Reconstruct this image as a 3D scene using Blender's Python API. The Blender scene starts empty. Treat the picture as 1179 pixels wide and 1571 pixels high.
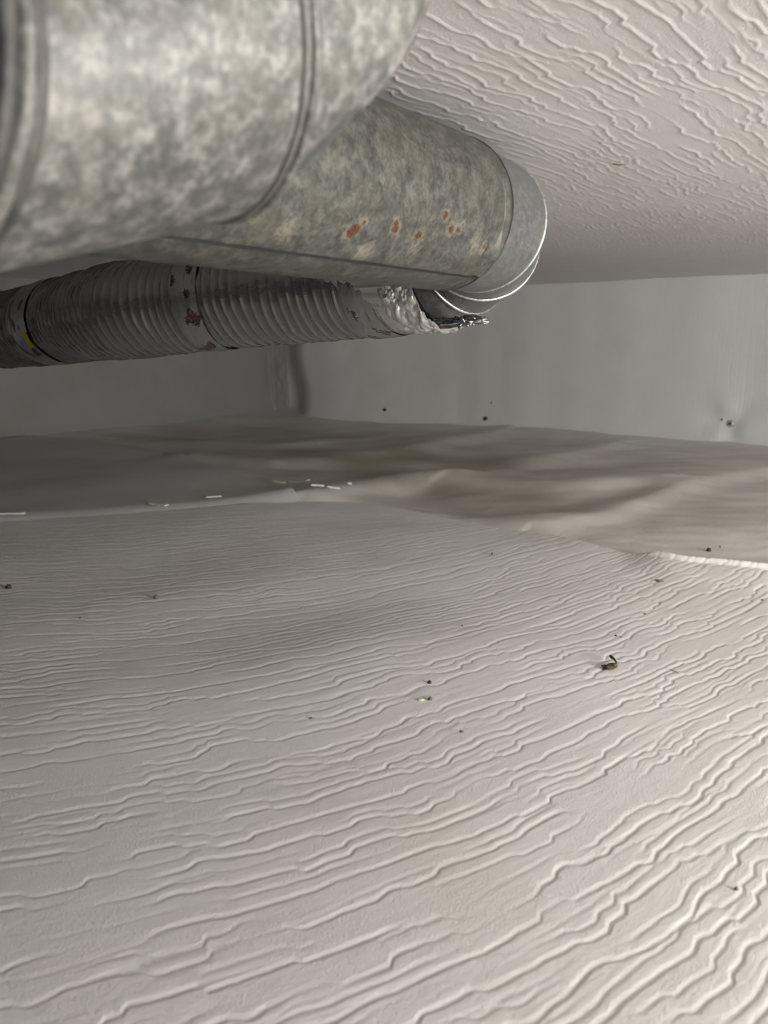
import bpy, math, random
import numpy as np
from mathutils import Vector

scene = bpy.context.scene
COL = scene.collection

# ------------------------------------------------------------------ camera
EYE = 0.35                                   # height of the lens above the liner
cam_data = bpy.data.cameras.new('camera')
cam_data.sensor_fit = 'VERTICAL'
cam_data.sensor_height = 36.0
cam_data.sensor_width = 27.0
cam_data.lens = 36.0 * 1180 / 1571
cam_data.clip_start = 0.01
cam_data.dof.use_dof = True
cam_data.dof.focus_distance = 0.95
cam_data.dof.aperture_fstop = 8.5
cam = bpy.data.objects.new('camera', cam_data)
cam.location = (0, 0, EYE)
cam.rotation_euler = (math.radians(90 - 12.449), 0, 0)
COL.objects.link(cam)
scene.camera = cam

# ------------------------------------------------------------------ light and exposure
world = bpy.data.worlds.new('world')
scene.world = world
world.use_nodes = True
world.node_tree.nodes['Background'].inputs[0].default_value = (0.95, 0.97, 1.0, 1)
world.node_tree.nodes['Background'].inputs[1].default_value = 0.05

def area_light(name, loc, target, sx, sy, power, color):
    d = bpy.data.lights.new(name, 'AREA')
    d.shape = 'RECTANGLE'
    d.size, d.size_y = sx, sy
    d.energy = power
    d.color = color
    o = bpy.data.objects.new(name, d)
    o.location = loc
    o.rotation_euler = (Vector(target) - Vector(loc)).to_track_quat('-Z', 'Y').to_euler()
    COL.objects.link(o)
    return o

# assumed area light, out of view, added to the right and behind the camera
area_light('assumed_lamp', (1.40, -0.40, 0.31), (0.30, 1.7, 0.31), 0.34, 0.34, 37.5, (1.0, 0.985, 0.955))

scene.view_settings.view_transform = 'Standard'
scene.view_settings.look = 'None'
scene.view_settings.gamma = 1.0
scene.view_settings.use_curve_mapping = False
scene.view_settings.exposure = 0.0

# ------------------------------------------------------------------ numpy helpers
_rs = np.random.RandomState(7)
_PERM = _rs.permutation(512)
_ANG = _rs.rand(512) * 2 * np.pi
_GX, _GY = np.cos(_ANG), np.sin(_ANG)

def noise(x, y, seed=0):
    """2D gradient noise, about -0.7..0.7."""
    x = np.asarray(x, float); y = np.asarray(y, float)
    xi = np.floor(x).astype(np.int64); yi = np.floor(y).astype(np.int64)
    fx = x - xi; fy = y - yi
    u = fx * fx * fx * (fx * (fx * 6 - 15) + 10)
    w = fy * fy * fy * (fy * (fy * 6 - 15) + 10)
    def g(ix, iy, dx, dy):
        h = _PERM[(_PERM[(ix + seed * 17) & 511] + iy) & 511]
        return _GX[h] * dx + _GY[h] * dy
    a = g(xi, yi, fx, fy); b = g(xi + 1, yi, fx - 1, fy)
    c = g(xi, yi + 1, fx, fy - 1); d = g(xi + 1, yi + 1, fx - 1, fy - 1)
    return (a + u * (b - a)) * (1 - w) + (c + u * (d - c)) * w

def rnd(i, seed=0):
    """a random number 0..1 for every integer i"""
    return _PERM[(_PERM[(np.asarray(i).astype(np.int64) + seed * 31) & 511] + 11 * seed) & 511] / 511.0

def sstep(a, b, x):
    t = np.clip((x - a) / (b - a), 0, 1)
    return t * t * (3 - 2 * t)

def stair(q):
    k = np.floor(q)
    return k + sstep(.62, 1.0, q - k)

def emboss(u, v, pitch, amp, seed):
    """Relief of the embossed liner: long flat plates. Along +v a plate dips gently at its edge
    and comes back up in one sharp step; the edges wander and jog sideways along the grain."""
    wander = .30 * noise(u / .42, v / .20, seed) + .12 * noise(u / .13, v / .12, seed + 1)
    wander = wander + .13 * stair(noise(u / .11, v / .15, seed + 2) * 3.0)
    ph0 = v / pitch + wander
    h = 0
    for mul, off, w, a, thr in ((1.0, 0.0, .18, 1.0, -.22), (1.0, .48, .16, .70, -.03), (2.0, .25, .30, .36, .14)):
        ph = ph0 * mul + off
        k = np.round(ph)
        own = .13 * noise(u / .10 + 53 * rnd(k, seed + 7), k * 2.9 + off, seed + 8) \
            + .14 * (stair(noise(u / .050 + 71 * rnd(k, seed + 9), k * 4.3, seed + 10) * 2.6 + .3)) \
            + .035 * noise(u / .014, k * 1.7, seed + 11)
        e = ph - k - np.clip(own, -.19, .19) * (1.5 if mul == 1.0 else 1.0) - .05
        live = sstep(thr - .10, thr + .14, noise(u / .13 + 37 * rnd(k, seed + 6), k * 3.7 + off, seed + 4))
        dip = np.where(e < 0, sstep(-w * 1.0, 0, e) ** 1.3, sstep(.12 * mul, .0, e))
        dip = dip * sstep(.5, .44, np.abs(ph - k))
        h = h - a * live * dip
    return amp * h

def grain(u, v, seed, amp=1.0):
    h = emboss(u, v, (.0240), .00074 * amp, seed)
    h = h + .00016 * amp * noise(u / .05, v / .010, seed + 12) + .00010 * amp * noise(u / .012, v / .004, seed + 13)
    return h

# ------------------------------------------------------------------ mesh helpers
def mesh_np(name, verts, quads, mat, parent=None, smooth=True, tris=None):
    me = bpy.data.meshes.new(name)
    verts = np.ascontiguousarray(verts, dtype=np.float32)
    quads = np.asarray(quads, dtype=np.int32).reshape(-1, 4)
    nt = 0 if tris is None else len(tris)
    me.vertices.add(len(verts)); me.vertices.foreach_set('co', verts.ravel())
    loops = quads.ravel()
    starts = np.arange(len(quads)) * 4
    if nt:
        tris = np.asarray(tris, dtype=np.int32)
        starts = np.concatenate([starts, len(loops) + np.arange(nt) * 3])
        loops = np.concatenate([loops, tris.ravel()])
    me.loops.add(len(loops)); me.loops.foreach_set('vertex_index', loops.astype(np.int32))
    me.polygons.add(len(starts)); me.polygons.foreach_set('loop_start', starts.astype(np.int32))
    me.update(calc_edges=True)
    me.validate()
    if smooth:
        me.polygons.foreach_set('use_smooth', np.ones(len(me.polygons), dtype=bool))
    me.materials.append(mat)
    o = bpy.data.objects.new(name, me)
    COL.objects.link(o)
    if parent is not None:
        o.parent = parent
    return o

def grid_quads(nr, nc, wrap=False, flip=False):
    i = np.arange(nr - 1)[:, None]
    j = np.arange(nc if wrap else nc - 1)[None, :]
    j2 = (j + 1) % nc
    a = i * nc + j; b = i * nc + j2; c = (i + 1) * nc + j2; d = (i + 1) * nc + j
    q = np.stack([a, b, c, d], -1).reshape(-1, 4)
    return q[:, ::-1] if flip else q

def set_attr(o, name, vals):
    a = o.data.attributes.new(name, 'FLOAT', 'POINT')
    a.data.foreach_set('value', np.asarray(vals, dtype=np.float32).ravel())

def empty(name, loc, label, cat, group=None):
    o = bpy.data.objects.new(name, None)
    o.empty_display_size = .05
    o.location = loc
    COL.objects.link(o)
    o['label'] = label; o['category'] = cat
    if group: o['group'] = group
    return o

def tag(o, label, cat, group=None):
    o['label'] = label; o['category'] = cat
    if group: o['group'] = group
    return o

# ------------------------------------------------------------------ materials
def new_mat(name):
    m = bpy.data.materials.new(name); m.use_nodes = True
    nt = m.node_tree
    return m, nt, nt.nodes['Principled BSDF']

def N(nt, kind, **kw):
    n = nt.nodes.new(kind)
    for k, v in kw.items():
        if hasattr(n, k): setattr(n, k, v)
        else: n.inputs[k].default_value = v
    return n

def noise_node(nt, scale, detail=3.0, rough=.55, vec=None, stretch=None):
    n = N(nt, 'ShaderNodeTexNoise')
    n.inputs['Scale'].default_value = scale
    n.inputs['Detail'].default_value = detail
    n.inputs['Roughness'].default_value = rough
    if vec is not None:
        if stretch:
            mp = N(nt, 'ShaderNodeMapping')
            mp.inputs['Scale'].default_value = stretch[:3]
            if len(stretch) > 3: mp.inputs['Rotation'].default_value = (0, 0, stretch[3])
            nt.links.new(vec, mp.inputs['Vector']); vec = mp.outputs[0]
        nt.links.new(vec, n.inputs['Vector'])
    return n

def ramp(nt, src, stops):
    r = N(nt, 'ShaderNodeValToRGB')
    e = r.color_ramp.elements
    while len(e) < len(stops): e.new(0.5)
    for el, (p, c) in zip(e, stops):
        el.position = p; el.color = (c, c, c, 1) if not isinstance(c, tuple) else (*c, 1)
    nt.links.new(src, r.inputs[0])
    return r

def mix(nt, fac, a, b, blend='MIX'):
    m = N(nt, 'ShaderNodeMix', data_type='RGBA', blend_type=blend)
    if isinstance(fac, (int, float)): m.inputs[0].default_value = fac
    else: nt.links.new(fac, m.inputs[0])
    for s, i in ((a, 6), (b, 7)):
        if isinstance(s, tuple): m.inputs[i].default_value = (*s, 1)
        else: nt.links.new(s, m.inputs[i])
    return m.outputs[2]

def liner_material(name, base, stain, stain_lo, stain_hi, rough=.5, stained_attr=False):
    m, nt, b = new_mat(name)
    tc = N(nt, 'ShaderNodeTexCoord').outputs['Object']
    big = noise_node(nt, 3.2, 4, .6, tc)
    st = ramp(nt, big.outputs[0], [(stain_lo, 0.0), (stain_hi, 1.0)])
    fac = st.outputs[0]
    if stained_attr:
        at = N(nt, 'ShaderNodeAttribute', attribute_name='stain')
        mm = N(nt, 'ShaderNodeMath', operation='MULTIPLY_ADD')
        nt.links.new(st.outputs[0], mm.inputs[0]); mm.inputs[1].default_value = .35
        nt.links.new(at.outputs['Fac'], mm.inputs[2])
        mm.use_clamp = True
        fac = mm.outputs[0]
    tint = noise_node(nt, 11, 3, .6, tc)
    c0 = mix(nt, tint.outputs[0], tuple(x * .95 for x in base), tuple(min(1, x * 1.05) for x in base))
    c1 = mix(nt, fac, c0, stain)
    nt.links.new(c1, b.inputs['Base Color'])
    b.inputs['Roughness'].default_value = rough
    b.inputs['Specular IOR Level'].default_value = .35
    # the woven scrim that shows through the film
    fine = noise_node(nt, 650, 2, .6, tc)
    bump = N(nt, 'ShaderNodeBump')
    bump.inputs['Strength'].default_value = .55
    bump.inputs['Distance'].default_value = .0010
    nt.links.new(fine.outputs[0], bump.inputs['Height'])
    nt.links.new(bump.outputs[0], b.inputs['Normal'])
    return m

LINER = liner_material('white_liner', (.72, .702, .682), (.66, .63, .57), .52, .80)
LINER_REAR = liner_material('stained_liner', (.68, .652, .615), (.30, .27, .205), .45, .75, .5, True)
LINER_CEIL = liner_material('ceiling_liner', (.70, .675, .66), (.60, .57, .50), .58, .85)
LINER_WALL = liner_material('wall_liner', (.64, .63, .615), (.55, .535, .485), .55, .85, .45)
LINER_LEFT = liner_material('shaded_wall_liner', (.30, .298, .284), (.25, .245, .21), .5, .8, .45)  # left wall: the weaker light there is put into a darker base colour
LINER_PATCH = liner_material('smooth_liner', (.54, .53, .515), (.47, .455, .41), .55, .85, .5)

def metal_material(name, dark, mid, light, scale, rough=.5, metallic=.75, rust=False, stretch=(1, 1, 1)):
    m, nt, b = new_mat(name)
    tc = N(nt, 'ShaderNodeTexCoord').outputs['Object']
    n1 = noise_node(nt, scale, 5, .68, tc, stretch)
    n2 = noise_node(nt, scale * 3.1, 3, .6, tc, stretch)
    mx = N(nt, 'ShaderNodeMath', operation='MULTIPLY_ADD')
    nt.links.new(n2.outputs[0], mx.inputs[0]); mx.inputs[1].default_value = .45
    nt.links.new(n1.outputs[0], mx.inputs[2])
    r = ramp(nt, mx.outputs[0], [(.52, dark), (.70, mid), (.92, light)])
    warm = noise_node(nt, scale * .35, 3, .6, tc)
    wr = ramp(nt, warm.outputs[0], [(.48, 0.0), (.72, .28)])
    col = mix(nt, wr.outputs[0], r.outputs[0], (.27, .25, .19))
    rough_out = None
    if rust:
        at = N(nt, 'ShaderNodeAttribute', attribute_name='rust')
        halo = N(nt, 'ShaderNodeAttribute', attribute_name='halo')
        sp = noise_node(nt, 260, 3, .6, tc)
        ad = N(nt, 'ShaderNodeMath', operation='MULTIPLY_ADD')
        nt.links.new(sp.outputs[0], ad.inputs[0]); ad.inputs[1].default_value = .9
        nt.links.new(at.outputs['Fac'], ad.inputs[2])
        rf = ramp(nt, ad.outputs[0], [(.78, 0.0), (.92, 1.0)])
        hd = N(nt, 'ShaderNodeMath', operation='MULTIPLY_ADD')
        nt.links.new(sp.outputs[0], hd.inputs[0]); hd.inputs[1].default_value = .8
        nt.links.new(halo.outputs['Fac'], hd.inputs[2])
        hf = ramp(nt, hd.outputs[0], [(.70, 0.0), (1.15, .65)])
        col = mix(nt, hf.outputs[0], col, (.40, .37, .29))
        fine = noise_node(nt, 520, 2, .6, tc)
        fr = ramp(nt, fine.outputs[0], [(.38, (.035, .015, .006)), (.62, (.135, .055, .012))])
        col = mix(nt, rf.outputs[0], col, fr.outputs[0])
        inv = N(nt, 'ShaderNodeMath', operation='MULTIPLY_ADD')
        nt.links.new(rf.outputs[0], inv.inputs[0]); inv.inputs[1].default_value = -metallic; inv.inputs[2].default_value = metallic
        nt.links.new(inv.outputs[0], b.inputs['Metallic'])
    else:
        b.inputs['Metallic'].default_value = metallic
    nt.links.new(col, b.inputs['Base Color'])
    rr = ramp(nt, n1.outputs[0], [(.3, rough - .08), (.7, rough + .10)])
    nt.links.new(rr.outputs[0], b.inputs['Roughness'])
    bump = N(nt, 'ShaderNodeBump')
    bump.inputs['Strength'].default_value = .12
    bump.inputs['Distance'].default_value = .001
    nt.links.new(n2.outputs[0], bump.inputs['Height'])
    nt.links.new(bump.outputs[0], b.inputs['Normal'])
    return m

GALV = metal_material('weathered_galvanized', (.068, .068, .061), (.110, .110, .098), (.195, .19, .168), 95, .55, .55, True)
GALV_NEW = metal_material('bright_galvanized', (.165, .17, .168), (.20, .206, .202), (.29, .297, .292), 120, .48, .65)
GALV_NEAR = metal_material('spangled_galvanized', (.095, .095, .089), (.15, .148, .140), (.36, .352, .33), 105, .55, .45)
GRIME = metal_material('grimy_seam', (.05, .05, .05), (.08, .08, .075), (.14, .13, .12), 80, .6, .4)
GRIME2 = metal_material('dull_seam', (.13, .13, .12), (.18, .175, .16), (.26, .25, .23), 80, .6, .4)
GALV_LIP = metal_material('bare_zinc', (.55, .55, .54), (.66, .66, .65), (.78, .78, .77), 200, .28, .95)

def foil_material(name, col, rough, printed=False, bump_s=.25, bump_scale=60):
    m, nt, b = new_mat(name)
    tc = N(nt, 'ShaderNodeTexCoord').outputs['Object']
    b.inputs['Metallic'].default_value = .92
    b.inputs['Roughness'].default_value = rough
    n = noise_node(nt, bump_scale, 3, .6, tc)
    bump = N(nt, 'ShaderNodeBump')
    bump.inputs['Strength'].default_value = bump_s
    bump.inputs['Distance'].default_value = .003
    nt.links.new(n.outputs[0], bump.inputs['Height'])
    nt.links.new(bump.outputs[0], b.inputs['Normal'])
    c = mix(nt, n.outputs[0], tuple(x * .85 for x in col), col)
    if printed:
        at = N(nt, 'ShaderNodeAttribute', attribute_name='ink')
        fine = noise_node(nt, 330, 2, .6, tc)
        ad = N(nt, 'ShaderNodeMath', operation='MULTIPLY_ADD')
        nt.links.new(fine.outputs[0], ad.inputs[0]); ad.inputs[1].default_value = .8
        nt.links.new(at.outputs['Fac'], ad.inputs[2])
        rf = ramp(nt, ad.outputs[0], [(.88, 0.0), (.96, 1.0)])
        hue = noise_node(nt, 34, 1, .5, tc)
        hr = ramp(nt, hue.outputs[0], [(.45, (.02, .016, .016)), (.55, (.065, .014, .018))])
        c = mix(nt, rf.outputs[0], c, hr.outputs[0])
        inv = N(nt, 'ShaderNodeMath', operation='MULTIPLY_ADD')
        nt.links.new(rf.outputs[0], inv.inputs[0]); inv.inputs[1].default_value = -.85; inv.inputs[2].default_value = .92
        nt.links.new(inv.outputs[0], b.inputs['Metallic'])
    nt.links.new(c, b.inputs['Base Color'])
    return m

FOIL = foil_material('flex_foil', (.36, .36, .356), .16)
TAPE = foil_material('printed_foil_tape', (.46, .46, .455), .24, True, .3, 90)
CRUMPLE = foil_material('crumpled_foil', (.80, .80, .78), .20, True, .2, 120)

def plain(name, col, rough=.7, scale=300, var=.4):
    m, nt, b = new_mat(name)
    tc = N(nt, 'ShaderNodeTexCoord').outputs['Object']
    n = noise_node(nt, scale, 3, .6, tc)
    c = mix(nt, n.outputs[0], tuple(x * (1 - var) for x in col), tuple(min(1, x * (1 + var)) for x in col))
    nt.links.new(c, b.inputs['Base Color'])
    b.inputs['Roughness'].default_value = rough
    return m

YELLOW = plain('yellow_tag', (.55, .43, .02), .5)
DARK_CRUMB = plain('dark_crumb', (.045, .033, .018), .7, 600, .6)
BROWN_CRUMB = plain('brown_crumb', (.10, .07, .03), .7, 600, .6)
SCRAP_BROWN = plain('scrap_brown', (.058, .040, .018), .7, 350, .7)
OLIVE_CRUMB = plain('olive_crumb', (.17, .15, .075), .7, 600, .6)
GREY_CRUMB = plain('grey_crumb', (.14, .14, .12), .8, 600, .5)
PALE_CRUMB = plain('pale_crumb', (.66, .62, .45), .7, 600, .3)
TAPE_WHITE = plain('white_tape', (.82, .82, .78), .35, 80, .06)
PIN_METAL = metal_material('pin_metal', (.35, .35, .33), (.5, .5, .47), (.65, .65, .6), 300, .4, .6)
BLACK_JOINT = plain('black_joint', (.012, .012, .012), .6, 100, .2)  # plain black for the end ring and the seam strip
PIN_DARK = plain('dark_pin_metal', (.05, .05, .05), .7, 100, .3)  # dark metal of the pin head

# ------------------------------------------------------------------ the room: two walls meet at a corner ahead
AZ = math.radians(36.1)
D = np.array([math.sin(AZ), math.cos(AZ), 0.0])       # along the ducts, into the back wall
L = np.array([-math.cos(AZ), math.sin(AZ), 0.0])      # along the back wall, to the left
WALL_D, WALL_L, ROOF = 2.80, 2.64, 0.567

def room_radius(th):
    """distance from the camera's foot to the room's edge in direction th (azimuth)."""
    sx, sy = np.sin(th), np.cos(th)
    d = sx * D[0] + sy * D[1]; l = sx * L[0] + sy * L[1]
    r = np.full_like(th, 9.0)
    r = np.where(d > 1e-4, np.minimum(r, (WALL_D + .03) / np.maximum(d, 1e-4)), r)
    r = np.where(l > 1e-4, np.minimum(r, (WALL_L + .03) / np.maximum(l, 1e-4)), r)
    r = np.where(d < -1e-4, np.minimum(r, 2.0 / np.maximum(-d, 1e-4)), r)
    r = np.where(l < -1e-4, np.minimum(r, 2.2 / np.maximum(-l, 1e-4)), r)
    return r

def seg_dist(x, y, pts):
    """signed-side distance to a polyline: returns (distance, side)"""
    best = np.full(x.shape, 1e9); side = np.zeros(x.shape)
    for (ax, ay), (bx, by) in zip(pts[:-1], pts[1:]):
        dx, dy = bx - ax, by - ay
        t = np.clip(((x - ax) * dx + (y - ay) * dy) / (dx * dx + dy * dy), 0, 1)
        px, py = x - ax - t * dx, y - ay - t * dy
        q = np.hypot(px, py)
        s = np.sign(dx * (y - ay) - dy * (x - ax))
        side = np.where(q < best, s, side); best = np.minimum(best, q)
    return best, side

def fold(x, y, pts, h, w_far, w_near):
    q, s = seg_dist(x, y, pts)
    w = np.where(s > 0, w_far, w_near)
    return h * np.exp(-(q / w) ** 2)

def macro(x, y):
    """the slow swells of the ground under the liner"""
    z = .010 * noise(x / .55 + 3.1, y / .5 + 1.7, 40) + .006 * noise(x / .26, y / .24, 41)
    z = z * sstep(.25, .9, np.hypot(x, y))
    z = z + .005 * np.exp(-((y - 1.02 - .35 * x) / .14) ** 2) * sstep(.35, -.1, x) * -1.0
    z = z + .005 * np.exp(-((y - .80 + .02 * x) / .16) ** 2) * sstep(.45, -.05, x)
    return z

def floor_uv(x, y):
    # the sheet's grain swings gently from the left side to the right
    g = np.linspace(-4, 4, 4001)
    az = np.radians(62 - 12.5 * np.tanh(g / .22))
    F = np.concatenate([[0], np.cumsum((1 / np.tan(az[1:]) + 1 / np.tan(az[:-1])) / 2 * np.diff(g))])
    F = F - F[2000]
    v = (np.interp(x, g, F) - y) * math.sin(math.radians(62))
    u = x * math.sin(math.radians(62)) + y * math.cos(math.radians(62))
    return u, v

SEAM = [(-180, 1.70), (-60, 1.62), (-40, 1.70), (-27.2, 1.671), (-18.7, 1.644), (-11, 1.69), (-7.4, 1.712), (-1.5, 1.690),
        (5.5, 1.515), (11.9, 1.421), (16, 1.34), (19.9, 1.270), (23.5, 1.272), (27.5, 1.285), (45, 1.33), (80, 1.5), (180, 1.70)]
def seam_r(th):
    a = np.degrees(th)
    ks = np.array([s[0] for s in SEAM], float); vs = np.array([s[1] for s in SEAM], float)
    r = np.interp(a, ks, vs)
    for off in (-1.2, 1.2, -2.4, 2.4):
        r = r + np.interp(a + off, ks, vs)
    return np.minimum(r / 5 + .004 * noise(a / 2.1, a * 0 + .5, 50), room_radius(th) - .05)

def azimuths(lo, hi, n_fine, n_coarse):
    fine = np.linspace(lo, hi, n_fine)
    left = np.linspace(-180, lo, n_coarse, endpoint=False)
    right = np.linspace(hi, 180, n_coarse + 1)[1:]
    return np.radians(np.concatenate([left, fine, right]))

def polar(th, r_in, r_out, rows):
    t = np.linspace(0, 1, rows)[:, None]
    t = 1 - (1 - t) ** 1.4                          # rows a little closer together far out
    inv = (1 - t) / r_in + t / r_out
    r = 1 / inv
    return r * np.sin(th), r * np.cos(th), r

def sheet_height(x, y):
    u, v = floor_uv(x, y)
    r = np.hypot(x, y)
    return macro(x, y) + grain(u, v, 3) * (1 + .45 * sstep(.6, 1.1, r)) * (1 - .25 * sstep(1.3, 1.9, r))

RIDGES = [
    ([(-.16, 1.73), (-.05, 1.83), (.09, 1.97), (.22, 1.93), (.42, 1.87), (.67, 1.89)], .020, .10, .07),
    ([(.30, 1.43), (.44, 1.53), (.61, 1.73), (.87, 1.99), (1.07, 2.12)], .016, .16, .05),
    ([(-.58, 2.33), (-.32, 2.20), (-.14, 2.29), (.11, 2.55), (.43, 2.95)], .018, .14, .07),
    ([(.19, 1.99), (.53, 2.40), (.78, 2.61)], .014, .12, .06),
    ([(-.9, 2.75), (-.4, 2.60), (.0, 2.85)], .012, .12, .06),
]
VALLEYS = [([(.06, 1.80), (.20, 1.58), (.36, 1.60), (.66, 1.87)], -.014, .07, .06),
           ([(-.20, 1.90), (.05, 2.15), (.40, 2.20), (.70, 2.25)], -.012, .10, .08)]

def rear_height(x, y):
    z = macro(x, y)
    for pts, h, a, b in RIDGES + VALLEYS:
        z = z + fold(x, y, pts, h, a, b)
    # the liner is turned up where it meets the walls
    d = WALL_D - (x * D[0] + y * D[1]); l = WALL_L - (x * L[0] + y * L[1])
    z = z + .022 * np.exp(-np.maximum(d, 0) / .10) + .030 * np.exp(-np.maximum(l, 0) / .16)
    return z

# floor: the rear liner, reaching from under the near sheet to the walls
th = azimuths(-33, 33, 460, 50)
rs = seam_r(th)
x, y, r = polar(th, rs - .22, room_radius(th), 190)
u, v = floor_uv(x, y)
under = sstep(.03, -.06, r - rs)                     # slips below the near sheet
z = rear_height(x, y) * (1 - under) + macro(x, y) * under - .012 * under
z = z + grain(u + .31, v + .17, 60) * 1.0 * sstep(-.1, .45, x) * (1 - .7 * sstep(1.7, 2.3, r)) * (1 - under)
z = z + .003 * noise(x / .10, y / .05, 61) * (1 - under)
floor = mesh_np('floor', np.stack([x, y, z], -1).reshape(-1, 3), grid_quads(x.shape[0], x.shape[1], flip=True), LINER_REAR)
floor['kind'] = 'structure'
st = np.exp(-((x - .05) / .55) ** 2 - ((y - 2.25) / .55) ** 2) * .95
st = st + .55 * np.exp(-((x + .55) / .6) ** 2 - ((y - 2.85) / .35) ** 2)
st = st + .35 * np.exp(-((x - .42) / .28) ** 2 - ((y - 1.62) / .16) ** 2)
st = st * (.75 + .9 * noise(x / .22, y / .16, 62))
set_attr(floor, 'stain', np.clip(st, 0, 1))

# near sheet: the embossed white liner under the camera, its cut edge lapped over the rear one
th = azimuths(-34, 34, 790, 40)
rs = seam_r(th)
rows_in = 14
xa, ya, ra = polar(th, np.full_like(th, .03), np.full_like(th, .29), rows_in)
xb, yb, rb = polar(th, np.full_like(th, .295), rs, 790)
x = np.concatenate([xa, xb]); y = np.concatenate([ya, yb]); r = np.concatenate([ra, rb])
z = sheet_height(x, y)
lift = sstep(.12, .0, rs - r)
lip_c = np.degrees(th)
z = z + .002 + lift * (.0030 * sstep(-6, -12, lip_c) - .001 + .010 * sstep(17.5, 21, lip_c) + .0015 * noise(lip_c / 3, lip_c * 0, 63))
z = z + .007 * sstep(.011, .0, rs - r) * sstep(18.5, 20.5, lip_c)
tail = np.stack([(rs + .0005) * np.sin(th), (rs + .0005) * np.cos(th), z[-1] - .0035], -1)   # thickness of the cut edge
P = np.concatenate([np.stack([x, y, z], -1).reshape(-1, 3), tail])
near = mesh_np('liner_sheet', P, grid_quads(x.shape[0] + 1, x.shape[1], flip=True), LINER)
tag(near, 'wide white embossed plastic liner sheet covering the near ground up to its lapped edge', 'liner')

# smooth grey sheet lying at the far left, its edges pinned under the near one
th = np.radians(np.linspace(-60, -6.6, 200))
ks = np.array([-60, -26.64, -20.51, -16.17, -12.55, -9.27, -6.88, -6.6]); vs = np.array([3.2, 3.00, 2.84, 2.50, 2.17, 1.915, 1.72, 1.70])
ro = np.minimum(np.interp(np.degrees(th), ks, vs), room_radius(th) - .10)
ri = seam_r(th) - .06
ro = np.maximum(ro, ri + .03)
x, y, r = polar(th, ri, ro, 60)
und = sstep(.02, -.05, r - (ri + .06))
zr = rear_height(x, y)
z = zr * (1 - und) + (macro(x, y) - .006) * und + .012 * (1 - und) + .002 * noise(x / .13, y / .13, 64)
tail = np.stack([ro * np.sin(th), ro * np.cos(th), z[-1] - .014], -1)
P = np.concatenate([np.stack([x, y, z], -1).reshape(-1, 3), tail])
patch = mesh_np('liner_sheet', P, grid_quads(x.shape[0] + 1, x.shape[1], flip=True), LINER_PATCH)
tag(patch, 'smooth grey liner sheet without ridges lying at the left before the far corner', 'liner')

# ceiling: the same film stapled overhead
th = azimuths(-8, 29, 520, 46)
rr = room_radius(th)
xa, ya, ra = polar(th, np.full_like(th, .03), np.full_like(th, .46), 14)
xb, yb, rb = polar(th, np.full_like(th, .465), rr, 460)
x = np.concatenate([xa, xb]); y = np.concatenate([ya, yb]); r = np.concatenate([ra, rb])
ca = math.radians(40.5)
u = x * math.sin(ca) + y * math.cos(ca); v = x * math.cos(ca) - y * math.sin(ca)
v = v + .015 * noise(x / .5, y / .5, 70)
fade = 1 - .55 * sstep(1.8, 2.8, r)
def roof_swell(x, y):
    d = WALL_D - (x * D[0] + y * D[1]); l = WALL_L - (x * L[0] + y * L[1])
    return (.005 * noise(x / .6 + 5, y / .5, 71) + .0015 * noise(x / .2, y / .2, 72)) * sstep(.5, 1.2, np.hypot(x, y)) \
        - .006 * np.exp(-np.maximum(d, 0) / .10) - .006 * np.exp(-np.maximum(l, 0) / .10)
z = ROOF + .003 + np.minimum(roof_swell(x, y), .02) + grain(u, v, 73) * fade * .95
ceiling = mesh_np('ceiling', np.stack([x, y, z], -1).reshape(-1, 3), grid_quads(x.shape[0], x.shape[1]), LINER_CEIL)
ceiling['kind'] = 'structure'

# walls
def wall(name, s_vals, rows, origin_n, n_dir, s_dir, disp, flip, mat):
    zz = np.linspace(-.03, ROOF + .03, rows)[:, None] + 0 * s_vals[None, :]
    ss = s_vals[None, :] + 0 * zz
    off = disp(ss, zz)
    P = (n_dir[None, None, :] * (origin_n - off)[..., None]) + s_dir[None, None, :] * ss[..., None]
    P[..., 2] = zz
    o = mesh_np(name, P.reshape(-1, 3), grid_quads(rows, len(s_vals), flip=flip), mat)
    o['kind'] = 'structure'
    return o

def back_disp(s, z):
    o = grain(z * .6 + .2 * noise(s / .4, z / .4, 81), s, 80) * .6
    o = o + .006 * noise(s / .16, z / 1.2, 82) + .010 * noise(s / .5, z / .9, 83)
    # bulge beside the corner, sagging wider near the bottom
    edge = 2.40 + .05 * sstep(.10, .30, z)
    o = o + .085 * sstep(edge + .20, edge - .02, s) * sstep(edge - .85, edge - .05, s)
    # cove at the ground
    o = o + .030 * np.exp(-np.maximum(z, 0) / .035)
    # film drawn in around the pin, with creases running out of it
    q = np.hypot(s - .591, z - .08); a = np.arctan2(z - .08, s - .591)
    o = o - .008 * np.exp(-(q / .03) ** 2) + .007 * np.exp(-(q / .13) ** 2) * np.cos(3 * a + 2.2) * sstep(.01, .06, q)
    return o
s_fine = np.concatenate([np.linspace(-2.4, .3, 60, endpoint=False), np.linspace(.3, 2.68, 760)])
wall('wall_back', s_fine, 84, WALL_D, D, L, back_disp, True, LINER_WALL)

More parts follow.
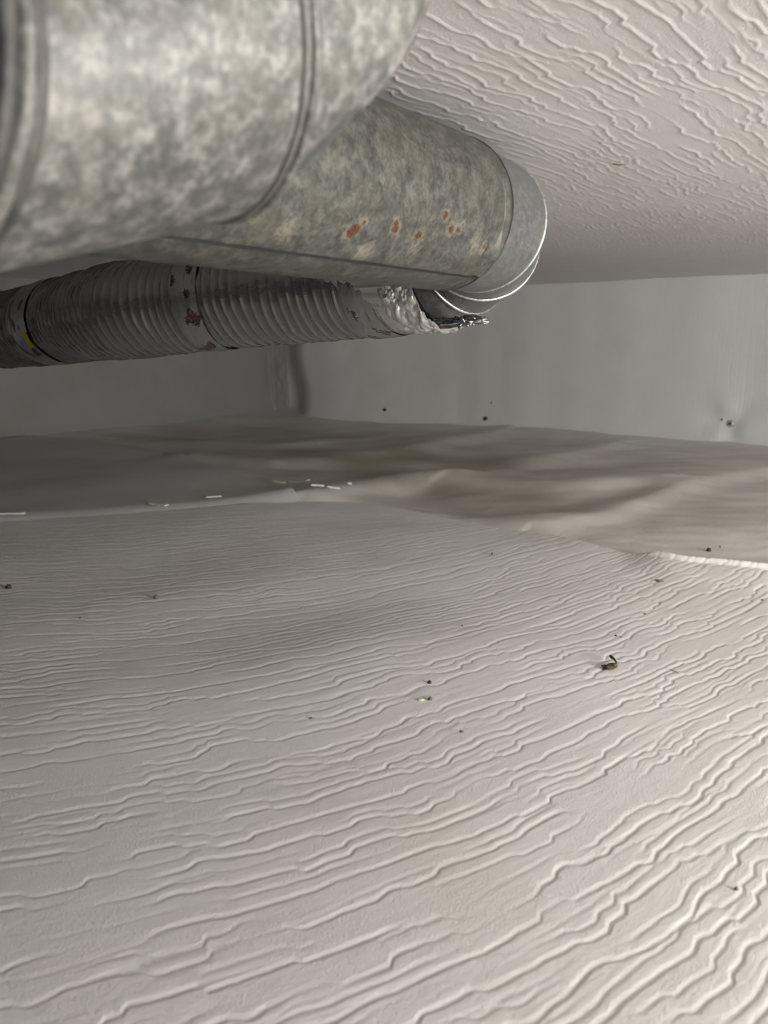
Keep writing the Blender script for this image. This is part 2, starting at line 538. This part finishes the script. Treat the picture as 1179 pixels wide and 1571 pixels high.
def left_disp(s, z):
    o = .006 * noise(s / .3, z / .5, 90) + .0015 * noise(s / .03, z / .4, 91)
    # a loose flap of film folded beside the corner
    e = 2.695 + .008 * noise(z / .06, z * 0 + 2.2, 92)
    prof = sstep(e - .006, e + .004, s) * sstep(.01, .06, z)
    o = o + prof * (.016 + .010 * noise(s / .03, z / .05, 93))
    o = o + .040 * np.exp(-np.maximum(z, 0) / .05)
    return o
s_fine = np.concatenate([np.linspace(-2.0, .9, 50, endpoint=False), np.linspace(.9, 2.60, 120, endpoint=False), np.linspace(2.60, 2.83, 90)])
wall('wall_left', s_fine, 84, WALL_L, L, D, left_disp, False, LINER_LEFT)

# ------------------------------------------------------------------ tubes
def unit(v):
    v = np.asarray(v, float); return v / np.linalg.norm(v)

def frame(n):
    n = unit(n)
    a = unit(np.cross(n, [0, 0, 1.0])) if abs(n[2]) < .95 else np.array([1.0, 0, 0])
    return a, np.cross(a, n)

def loft(name, rings, seg, mat, parent=None, cap=False):
    """rings: list of (centre, normal, radius)"""
    ph = np.linspace(0, 2 * np.pi, seg, endpoint=False)
    V = []
    for c, n, rad in rings:
        a, b = frame(n)
        V.append(np.asarray(c) + rad * (np.cos(ph)[:, None] * a + np.sin(ph)[:, None] * b))
    V = np.concatenate(V)
    q = grid_quads(len(rings), seg, wrap=True)
    return mesh_np(name, V, q, mat, parent)

def local(o_parent, P):
    return np.asarray(P) - np.array(o_parent.location)

def bezier_rings(p0, n0, p1, n1, r, steps):
    out = []
    for i in range(steps + 1):
        t = i / steps
        out.append((np.asarray(p0) * (1 - t) + np.asarray(p1) * t, unit(unit(n0) * (1 - t) + unit(n1) * t), r))
    return out

def bead(name, c, n, r, h, w, seg, mat, parent):
    """a rolled bead around a tube"""
    rings = []
    for k in range(9):
        a = math.pi * k / 8
        rings.append((np.asarray(c) + unit(n) * (-math.cos(a) * w), n, r + h * math.sin(a) - .0006))
    return loft(name, rings, seg, mat, parent)

# ---- the old galvanized duct, straight run along D with an elbow at its far end
PA_L, PA_Z, PR = .445, .479, .076
duct_org = L * PA_L + D * .60 + np.array([0, 0, PA_Z])
duct = empty('galvanized_duct', tuple(duct_org), 'weathered galvanized duct with rust spots hung under the ceiling and ending in an elbow', 'duct')
END = .718
SEAM_A = -122.0
ns, na = 330, 420
s = np.linspace(-.45, END, ns)
ang = np.radians(np.linspace(-180, 180, na, endpoint=False))
# more points where the seam is
dphi = np.degrees(ang) - SEAM_A
rad = PR + .0011 * sstep(-.6, .3, -dphi) * sstep(-70, -6, dphi) - .0030 * np.exp(-((dphi - .3) / .6) ** 2)
S, A = np.meshgrid(s, ang, indexing='ij')
RAD = np.tile(rad, (ns, 1)) + .0007 * noise(S / .09, A * 1.6, 100) + .0009 * noise(S / .035, A * 4, 101) * .4
RAD = RAD - .0015 * sstep(END - .018, END - .012, S) * sstep(END - .002, END - .010, S)      # groove rolled in near the end
dent = np.exp(-((np.degrees(A) + 146) / 9) ** 2) * sstep(END - .014, END, S)
RAD = RAD + .0022 * dent
P = D * S[..., None] + L * (PA_L + RAD * np.cos(A))[..., None]
P[..., 2] = PA_Z + RAD * np.sin(A)
P = P - duct_org
inner = P[-1] + 0.0
cen = D * END + L * PA_L + np.array([0, 0, PA_Z]) - duct_org
lip = cen + (inner - cen) * ((PR - .0014) / PR)
lip2 = lip - D * .03
V = np.concatenate([P.reshape(-1, 3), lip, lip2])
pipe = mesh_np('pipe', V, grid_quads(ns + 2, na, wrap=True, flip=True), GALV, duct)
rust = np.zeros_like(S); halo = np.zeros_like(S)
for (ss, aa, rr_, k) in [(.3836, -142.7, .0042, 1), (.4859, -143.2, .0058, 1.1), (.494, -149, .0026, .9), (.5355, -149.1, .0044, 1), (.533, -152, .003, 1), (.570, -147.5, .0046, 1),
                         (.601, -163, .0038, 1), (.6158, -155.5, .0040, .95), (.6272, -156.5, .0034, .9), (.6829, -148.9, .0036, .75), (.632, -160, .0022, .7)]:
    d2 = ((S - ss) / rr_) ** 2 + (np.radians(np.degrees(A) - aa) * PR / rr_) ** 2
    rust = np.maximum(rust, k * .70 * np.exp(-d2 * .55))
    halo = np.maximum(halo, .55 * np.exp(-d2 * .16))
for (ss, aa, rr_, k) in [(.4186, -136.8, .016, .55), (.5138, -131.5, .015, .6), (.575, -138, .015, .45), (.665, -150, .016, .55), (.60, -165, .012, .4), (.47, -150, .02, .3), (.683, -147, .010, .6), (.505, -172, .012, .35)]:
    d2 = ((S - ss) / rr_) ** 2 + (np.radians(np.degrees(A) - aa) * PR / rr_) ** 2
    halo = np.maximum(halo, k * np.exp(-d2))
pad = np.zeros((2, na))
set_attr(pipe, 'rust', np.concatenate([rust, pad])); set_attr(pipe, 'halo', np.concatenate([halo, pad]))

loft('end_ring', [(cen + D * a, D, r_) for a, r_ in ((-.0008, .0735), (-.0004, .0762), (.0045, .0758), (.0072, .0722))], 140, BLACK_JOINT, duct)  # black ring around the pipe end, at the collar joint

ra = math.radians(SEAM_A + .9)
bars = []
for ss in np.linspace(-.44, END, 60):
    for da, dr in ((-.0065, -.0030), (-.0065, .0009), (.0065, .0009), (.0065, -.0030)):
        rr_ = PR + dr
        w_ = da * (1 + .5 * float(noise(ss / .03, 3.3, 102)))
        bars.append(D * ss + L * (PA_L + rr_ * math.cos(ra + w_)) + np.array([0, 0, PA_Z + rr_ * math.sin(ra + w_)]) - duct_org)
mesh_np('lock_seam', np.array(bars), grid_quads(60, 4, wrap=True), BLACK_JOINT, duct)  # black strip laid along the lengthwise seam

# elbow: collar, then gores turning away from the camera and slightly down
E2 = unit(L * .93 - np.array([0, 0, 1.0]) * .36)
ER, EC = .0728, .098
base = D * (END + .054) + L * PA_L + np.array([0, 0, PA_Z])
def arc(t):
    c = base + E2 * EC
    return c - E2 * EC * math.cos(t) + D * EC * math.sin(t), D * math.cos(t) + E2 * math.sin(t)
p_start = base - D * .075
stations = [(p_start, D)] + [arc(math.radians(a)) for a in (16, 46, 76)]
endc, endn = arc(math.radians(90))
stations.append((endc + endn * .02, endn))
for i, ((p0, n0), (p1, n1)) in enumerate(zip(stations[:-1], stations[1:])):
    r0 = ER if i == 0 else ER - .0012
    g = loft('elbow_gore', [(c - duct_org, n, r) for c, n, r in bezier_rings(p0, n0, p1, n1, r0, 10)], 120, GALV_NEW, duct)
    if i < 3:
        bead('elbow_bead', p1 - duct_org, n1, ER, .0018, .0020, 120, GALV_LIP, duct)

# ---- near elbow, out of focus at the top left
A0 = np.array([-.1575, .2716, .4360]); B0 = np.array([-.0792, .3478, .4692]); C0 = np.array([-.0437, .3773, .4914]); C1 = np.array([-.0552, .4259, .4799])
nA = np.array([.4658, .8847, -.019]); nB = np.array([.6613, .7190, .2137]); nC = np.array([.3775, .8517, -.3635]); nC1 = np.array([.5518, .7319, -.3997])
NR = .0684
nb = empty('galvanized_elbow', tuple(B0), 'large blurred galvanized elbow with raised seams at the top left, nearest the lens', 'duct')
ax_ab = unit(B0 - A0)
Z0 = A0 - ax_ab * .16
SEGN = 160
loft('elbow_gore', [(c - B0, n, r) for c, n, r in bezier_rings(Z0, nA, A0, nA, NR, 12)], SEGN, GALV_NEAR, nb)
loft('elbow_gore', [(c - B0, n, r) for c, n, r in bezier_rings(A0, nA, B0, nB, NR, 24)], SEGN, GALV_NEAR, nb)
loft('elbow_gore', [(c - B0, n, r) for c, n, r in bezier_rings(B0, nB, C0, nC, NR, 16)], SEGN, GALV_NEAR, nb)
loft('elbow_gore', [(c - B0, n, r) for c, n, r in bezier_rings(C0, nC, C1, nC1, NR, 12)], SEGN, GALV_NEW, nb)  # lighter bluish metal here paints in the highlight on the end gore
def seam_band(c, n, parts):
    for off, w, h, mt in parts:
        bead('elbow_bead', np.asarray(c) - B0 + unit(n) * off, n, NR, h, w, SEGN, mt, nb)
seam_band(A0, nA, [(-.0095, .0030, .0024, GRIME), (-.0035, .0032, .0030, GALV_NEAR), (.0014, .0026, .0018, GRIME)])
seam_band(B0, nB, [(0, .0018, .0022, GRIME2), (.0052, .0026, .0024, GALV_NEAR)])
seam_band(C0, nC, [(0, .0020, .0010, GALV_NEAR)])

# ---- flexible foil duct behind
path = np.array([[.075, .985, .441], [.009, 1.042, .431], [-.08, 1.095, .424], [-.177, 1.142, .418], [-.285, 1.195, .409], [-.399, 1.25, .399], [-.53, 1.365, .389], [-.672, 1.512, .379], [-.83, 1.63, .368], [-.993, 1.742, .357], [-1.25, 1.90, .345]])
def catmull(P, n):
    P = np.vstack([2 * P[0] - P[1], P, 2 * P[-1] - P[-2]])
    out = []
    for i in range(1, len(P) - 2):
        p0, p1, p2, p3 = P[i - 1:i + 3]
        for t in np.linspace(0, 1, n, endpoint=False):
            out.append(.5 * ((2 * p1) + (-p0 + p2) * t + (2 * p0 - 5 * p1 + 4 * p2 - p3) * t ** 2 + (-p0 + 3 * p1 - 3 * p2 + p3) * t ** 3))
    out.append(P[-2])
    return np.array(out)
raw = catmull(path, 60)
dist = np.concatenate([[0], np.cumsum(np.linalg.norm(np.diff(raw, axis=0), axis=1))])
TOT = dist[-1]
FR = .0745
flex_org = np.array([-.30, 1.20, .41])
flex = empty('flexible_duct', tuple(flex_org), 'silver corrugated flexible foil duct with foil tape bands running behind the rusty duct', 'duct')
def flex_frame(d):
    c = np.stack([np.interp(d, dist, raw[:, k]) for k in range(3)], -1)
    e = .01
    t = np.stack([np.interp(np.minimum(d + e, TOT), dist, raw[:, k]) - np.interp(np.maximum(d - e, 0), dist, raw[:, k]) for k in range(3)], -1)
    t = t / np.linalg.norm(t, axis=1)[:, None]
    a = np.cross(t, np.array([0, 0, 1.0])); a = a / np.linalg.norm(a, axis=1)[:, None]
    b = np.cross(a, t)
    return c, t, a, b
def sweep(name, d0, d1, n, seg, rad_fn, mat, a0=0, a1=2 * np.pi):
    d = np.linspace(d0, d1, n)
    c, t, a, b = flex_frame(d)
    wrap = abs(a1 - a0 - 2 * np.pi) < 1e-6
    ph = np.linspace(a0, a1, seg, endpoint=not wrap)
    Dm, Pm = np.meshgrid(d, ph, indexing='ij')
    Rm = rad_fn(Dm, Pm)
    P = c[:, None, :] + Rm[..., None] * (np.cos(Pm)[..., None] * a[:, None, :] + np.sin(Pm)[..., None] * b[:, None, :]) - flex_org
    o = mesh_np(name, P.reshape(-1, 3), grid_quads(n, seg, wrap=wrap), mat, flex)
    return o, Dm, Pm
PITCH = .0150
def hose_r(d, p):
    w = d / PITCH + p / (2 * np.pi) + .16 * noise(d / .07, p * 1.3, 110)
    f = w - np.floor(w)
    amp = .0036 * (1 - .5 * sstep(.35, -.2, noise(d / .05, p * 2, 111)))
    r = FR - .0030 + amp * np.exp(-((f - .5) / .085) ** 2)                     # wire wound under the foil
    r = r + .0009 * noise(d / .018, p * 5, 112) + .0022 * noise(d / .16, p * 1.2, 113)
    return r
sweep('hose', 0.0, TOT, 860, 110, hose_r, FOIL)
def tape(d0, d1, seed, ink):
    def rf(d, p):
        e = (d - d0) / (d1 - d0)
        return FR - .0004 + .0010 * noise(d / .012, p * 4 + seed, 120 + seed) + .0008 * noise(d / .004, p * 14, 121) + .001 * np.sin(np.pi * e)
    o, Dm, Pm = sweep('foil_tape', d0, d1, 30, 150, rf, TAPE)
    k = .62 * sstep(.02, .30, noise(Dm / .020, Pm * 2.6 + seed * 3.1, 130 + seed)) * ink
    set_attr(o, 'ink', k)
    return o
def at_x(px):            # arc length where the flexible duct passes a given world x
    return float(np.interp(-px, -raw[:, 0], dist))
tape(at_x(.020), at_x(-.020), 1, .9)
tape(at_x(-.228), at_x(-.268), 2, 1.0)
tape(at_x(-.555), at_x(-.62), 3, 1.25)
# torn, crumpled foil wound round the joint with the elbow
def joint_r(d, p):
    c = np.abs(noise(d / .022, p * 2.1, 150)) * 2 + np.abs(noise(d / .009 + 3, p * 5, 151))
    return FR - .001 + .0085 * c * sstep(.075, .02, d)
jf, Dm, Pm = sweep('crumpled_foil', -.012, .068, 34, 110, joint_r, CRUMPLE)
jf.data.polygons.foreach_set('use_smooth', np.zeros(len(jf.data.polygons), dtype=bool))
set_attr(jf, 'ink', .6 * sstep(.06, .26, noise(Dm / .014, Pm * 3.4, 152)) * sstep(.5, 1.5, np.abs(np.sin(Pm * 2))))
# yellow tag wrapped on the hose
d_tag = at_x(-.560)
tagp, _, _ = sweep('yellow_tag', d_tag - .013, d_tag + .008, 8, 12, lambda d, p: FR + .0042 + 0 * d, YELLOW, math.radians(196), math.radians(216))

# crumpled foil packed against the elbow's mouth
def crumple(name, centre, size, seed, mat, parent, org, axes, amp=.35, n=26):
    pv = []
    nr, nc = n, n * 2
    for i in range(nr):
        for j in range(nc):
            a = math.pi * i / (nr - 1); b = 2 * math.pi * j / nc
            pv.append((math.sin(a) * math.cos(b), math.sin(a) * math.sin(b), math.cos(a)))
    pv = np.array(pv)
    k = 1 + amp * (np.abs(noise(pv[:, 0] * 2.3 + pv[:, 2] * 1.1, pv[:, 1] * 2.3 - pv[:, 2], seed)) * 2.2 - .5) \
          + amp * .5 * (np.abs(noise(pv[:, 0] * 6 + pv[:, 2] * 3, pv[:, 1] * 6 - pv[:, 2] * 4, seed + 1)) * 2 - .4)
    pv = pv * k[:, None] * np.array(size)
    Pw = np.asarray(centre) + pv[:, :1] * axes[0] + pv[:, 1:2] * axes[1] + pv[:, 2:3] * axes[2]
    return mesh_np(name, Pw - org, grid_quads(nr, nc, wrap=True), mat, parent, smooth=False)
UP = np.array([0, 0, 1.0])
AXS = (unit([1, -.5, 0]), unit([.5, 1, 0]), UP)

crumple('torn_foil', [.092, .940, .374], (.026, .012, .0055), 158, TAPE, flex, flex_org, AXS, .8)

# ------------------------------------------------------------------ small things on the liner
def blob(name, loc, size, mat, seed, label, cat='debris', group=None, rotz=0., n=9, amp=.5, lift=.35, tail=None):
    nr, nc = n, n * 2
    a = np.linspace(0, np.pi, nr)[:, None]; b = np.linspace(0, 2 * np.pi, nc, endpoint=False)[None, :]
    X = np.sin(a) * np.cos(b); Y = np.sin(a) * np.sin(b); Z = np.cos(a) + 0 * b
    k = 1 + amp * noise(X * 1.7 + Z + seed, Y * 1.7 - Z + seed * .37, seed) + amp * .5 * noise(X * 4 + Z * 2, Y * 4 + seed, seed + 1)
    P = np.stack([X * k * size[0], Y * k * size[1], Z * k * size[2]], -1).reshape(-1, 3)
    c, s_ = math.cos(rotz), math.sin(rotz)
    P = np.stack([P[:, 0] * c - P[:, 1] * s_, P[:, 0] * s_ + P[:, 1] * c, P[:, 2] + size[2] * lift * 2], -1)
    o = mesh_np(name, P, grid_quads(nr, nc, wrap=True, flip=True), mat)
    o.location = loc
    return tag(o, label, cat, group)

def strand(name, pts, radii, mat, parent=None, seg=7):
    pts = np.array(pts, float)
    rings = []
    for i in range(len(pts)):
        t = pts[min(i + 1, len(pts) - 1)] - pts[max(i - 1, 0)]
        rings.append((pts[i], t, radii[i]))
    rings = [(pts[0], rings[0][1], 1e-5)] + rings + [(pts[-1], rings[-1][1], 1e-5)]
    return loft(name, rings, seg, mat, parent)

def gz(x, y):
    return float(sheet_height(np.array([x]), np.array([y]))[0]) + .002
def rz(x, y):
    return float(rear_height(np.array([x]), np.array([y]))[0])

# (name, x, y, size, material, label)
CRUMBS = [
    ('dropping', -.545, 1.066, (.0042, .0034, .0036), DARK_CRUMB, 'round brown dropping at the left edge of the white liner', 0),
    ('crumb', -.320, 1.028, (.0036, .0030, .0030), GREY_CRUMB, 'grey splintery crumb on the ridged liner at the left below the foil duct', .4),
    ('crumb', .282, .881, (.0016, .0011, .0010), DARK_CRUMB, 'tiny dark crumb just behind the big curled brown scrap', .2),
    ('crumb', .2865, .875, (.0013, .0009, .0008), BROWN_CRUMB, 'tinier brown crumb right of the tiny dark one behind the curled scrap', 0),
    ('crumb', .553, 1.264, (.0042, .0034, .0034), DARK_CRUMB, 'dark crumb at the right just beyond the raised liner edge', .3),
    ('crumb', .581, 1.285, (.0020, .0018, .0018), GREY_CRUMB, 'small grey speck behind the dark crumb beyond the raised liner edge', 0),
    ('wood_chip', .409, 1.093, (.0064, .0026, .0022), OLIVE_CRUMB, 'olive brown wood chip with a tapered end near the raised liner edge', -.5),
    ('crumb', .047, .735, (.0020, .0018, .0016), DARK_CRUMB, 'black crumb, the farther of two near the middle of the near sheet', 0),
    ('crumb', .0455, .700, (.0022, .0021, .0018), GREY_CRUMB, 'dark grey crumb beside a pale flake in the middle of the near sheet', .7),
    ('flake', .0365, .699, (.0030, .0016, .0010), PALE_CRUMB, 'pale yellowish flake left of the dark grey crumb on the near sheet', .2),
    ('crumb', .229, .435, (.0013, .0012, .0011), GREY_CRUMB, 'single grey speck near the lower right corner of the liner', 0),
    ('crumb', -.393, .942, (.0016, .0013, .0012), GREY_CRUMB, 'faint grey speck at the left in front of the brown dropping', 0),
    ('crumb', -.069, .666, (.0012, .0010, .0010), BROWN_CRUMB, 'small brown speck on a ridge left of the sheet middle', 0),
    ('crumb', .097, .900, (.0015, .0013, .0012), GREY_CRUMB, 'small grey speck behind the black crumb in the middle', 0),
    ('crumb', .180, 1.235, (.0016, .0014, .0026), BROWN_CRUMB, 'upright brown speck on the faint rust stain before the fold', 0),
    ('crumb', .527, 1.019, (.0018, .0015, .0014), GREY_CRUMB, 'grey speck at the right edge before the raised liner edge', 0),
    ('crumb', .344, .961, (.0014, .0012, .0011), BROWN_CRUMB, 'brown speck between the wood chip and the curled scrap', 0),
]
for i, (nm, x0, y0, sz, mt, lab, rot) in enumerate(CRUMBS):
    blob(nm, (x0, y0, gz(x0, y0)), sz, mt, 200 + 3 * i, lab, 'debris', None, rot)

# the big curled scrap: a lumpy body with a thin curled tail
sx, sy = .244, .777
scrap = empty('curled_scrap', (sx, sy, gz(sx, sy)), 'largest brown debris scrap with a curled thin tail on the right of the near sheet', 'debris')
b = blob('body', (0, 0, 0), (.0082, .0046, .0028), SCRAP_BROWN, 260, '', rotz=.35, n=14, amp=.8)
b.parent = scrap
del b['label'], b['category']
strand('tail', [(.004, .001, .003), (.0080, .003, .0032), (.0102, .009, .0036), (.0100, .016, .0040), (.0082, .021, .0048), (.0066, .023, .0056)], [.0024, .0017, .0012, .0013, .0021, .0008], BROWN_CRUMB, scrap)
# small curl and thin twigs
cx, cy = .072, .635
curl = strand('curl', [(cx + .0022 * math.cos(a) - .001, cy + .0022 * math.sin(a), gz(cx, cy) + .0011 + .0006 * a) for a in np.linspace(1.2, 5.0, 9)], [.0005, .0007, .0008, .0008, .0008, .0008, .0007, .0006, .0004], GREY_CRUMB)
tag(curl, 'small grey curl of fibre on a ridge in the middle foreground', 'debris')
tx, ty = .315, .775
tw = strand('twig', [(tx - .004, ty + .007, gz(tx, ty) + .001), (tx, ty, gz(tx, ty) + .0014), (tx + .0025, ty - .005, gz(tx, ty) + .001)], [.0003, .0005, .0003], GREY_CRUMB)
tag(tw, 'hair thin grey twig on the liner right of the curled scrap', 'debris')
tw = strand('twig', [(.283, 1.020, ROOF - .002), (.290, 1.0208, ROOF - .0032), (.299, 1.023, ROOF - .002)], [.0006, .0009, .0005], BROWN_CRUMB)
tag(tw, 'short brown twig caught on the ridged ceiling liner', 'debris')

# specks clinging to the back wall
def wall_point(s_, z_, out=.0):
    off = float(back_disp(np.array([s_]), np.array([z_]))[0])
    return D * (WALL_D - off - out) + L * s_ + np.array([0, 0, z_])
for nm, s_, z_, sz, mt, lab in [
    ('dropping', 1.997, .060, .0085, DARK_CRUMB, 'dark dropping low on the back wall below the foil duct end'),
    ('dropping', 1.521, .045, .0095, DARK_CRUMB, 'dark dropping at the foot of the back wall below the elbow'),
    ('crumb', 1.500, .110, .0045, GREY_CRUMB, 'faint grey speck on the back wall above the dropping below the elbow'),
    ('crumb', .619, .092, .0045, GREY_CRUMB, 'grey speck up and left of the round pin on the back wall')]:
    o = blob(nm, tuple(wall_point(s_, z_)), (sz, sz * .75, sz * .8), mt, 300 + int(s_ * 10), lab, 'debris', lift=0)
pin_c = wall_point(.591, .080)
pin = empty('insulation_pin', tuple(pin_c), 'round metal pin with washer pressed into the back wall at the right', 'fastener')
loft('washer', [(-D * .0005, D, .0005), (-D * .0045, D, .0030), (-D * .0050, D, .010), (-D * .0025, D, .0125), (D * .004, D, .0130)], 28, PIN_METAL, pin)
loft('pin_head', [(-D * .0100, D, .0002), (-D * .0095, D, .0030), (-D * .0075, D, .0042), (-D * .0030, D, .0036)], 18, PIN_DARK, pin)

# scraps of white tape at the lapped edges
def strip(x0, y0, x1, y1, w, label, zf, up=.004):
    n = 12
    t = np.linspace(0, 1, n)
    dx, dy = x1 - x0, y1 - y0
    ln = math.hypot(dx, dy); nx, ny = -dy / ln, dx / ln
    mx, my = (x0 + x1) / 2, (y0 + y1) / 2
    rows = []
    for k in (-1, -.4, .4, 1):
        ww = w * .5 * (1 + .35 * noise(t * 6 + x0 * 40, t * 0 + k, 140))
        X = x0 + dx * t + nx * k * ww; Y = y0 + dy * t + ny * k * ww
        Z = np.array([zf(a, b_) for a, b_ in zip(X, Y)]) + up + .002 * (1 - abs(k)) + .0015 * noise(t * 5, t * 0 + k * 2, 141)
        rows.append(np.stack([X - mx, Y - my, Z], -1))
    top = np.array(rows)
    bot = top.copy(); bot[..., 2] -= .0015
    V = np.concatenate([top.reshape(-1, 3), bot.reshape(-1, 3)])
    q = np.concatenate([grid_quads(4, n), grid_quads(4, n, flip=True) + 4 * n])
    ring_t = list(range(n)) + [n * k + n - 1 for k in (1, 2, 3)] + list(range(4 * n - 2, 3 * n - 1, -1)) + [n * k for k in (2, 1)]
    side = [[a + 4 * n, b_ + 4 * n, b_, a] for a, b_ in zip(ring_t, ring_t[1:] + ring_t[:1])]
    o = mesh_np('tape_scrap', V, np.concatenate([q, np.array(side)]), TAPE_WHITE)
    o.location = (mx, my, 0)
    return tag(o, label, 'tape', 'white tape scraps along the sheet edges')
top_z = lambda a, b_: max(gz(a, b_), rz(a, b_) + .012)
strip(-.770, 1.483, -.712, 1.490, .012, 'white tape scrap on the liner seam at the far left edge', top_z, .006)
strip(-.500, 1.600, -.452, 1.570, .010, 'slanted white tape scrap right of the far left one', top_z, .004)
strip(-.395, 1.672, -.362, 1.680, .008, 'faint short tape scrap on the smooth grey sheet edge', top_z, .004)
strip(-.275, 1.895, -.245, 1.870, .012, 'white tape scrap on the tip of the smooth grey sheet', top_z, .004)
strip(-.235, 1.865, -.180, 1.815, .009, 'long pale tape scrap right of the grey sheet tip', top_z, .006)
strip(-.165, 1.705, -.135, 1.707, .009, 'white tape scrap left of a matching one mid seam', top_z, .006)
strip(-.128, 1.707, -.100, 1.708, .009, 'white tape scrap right of a matching one mid seam', top_z, .006)
strip(-.083, 1.735, -.074, 1.735, .010, 'square dot of white tape where the folds begin', top_z, .012)
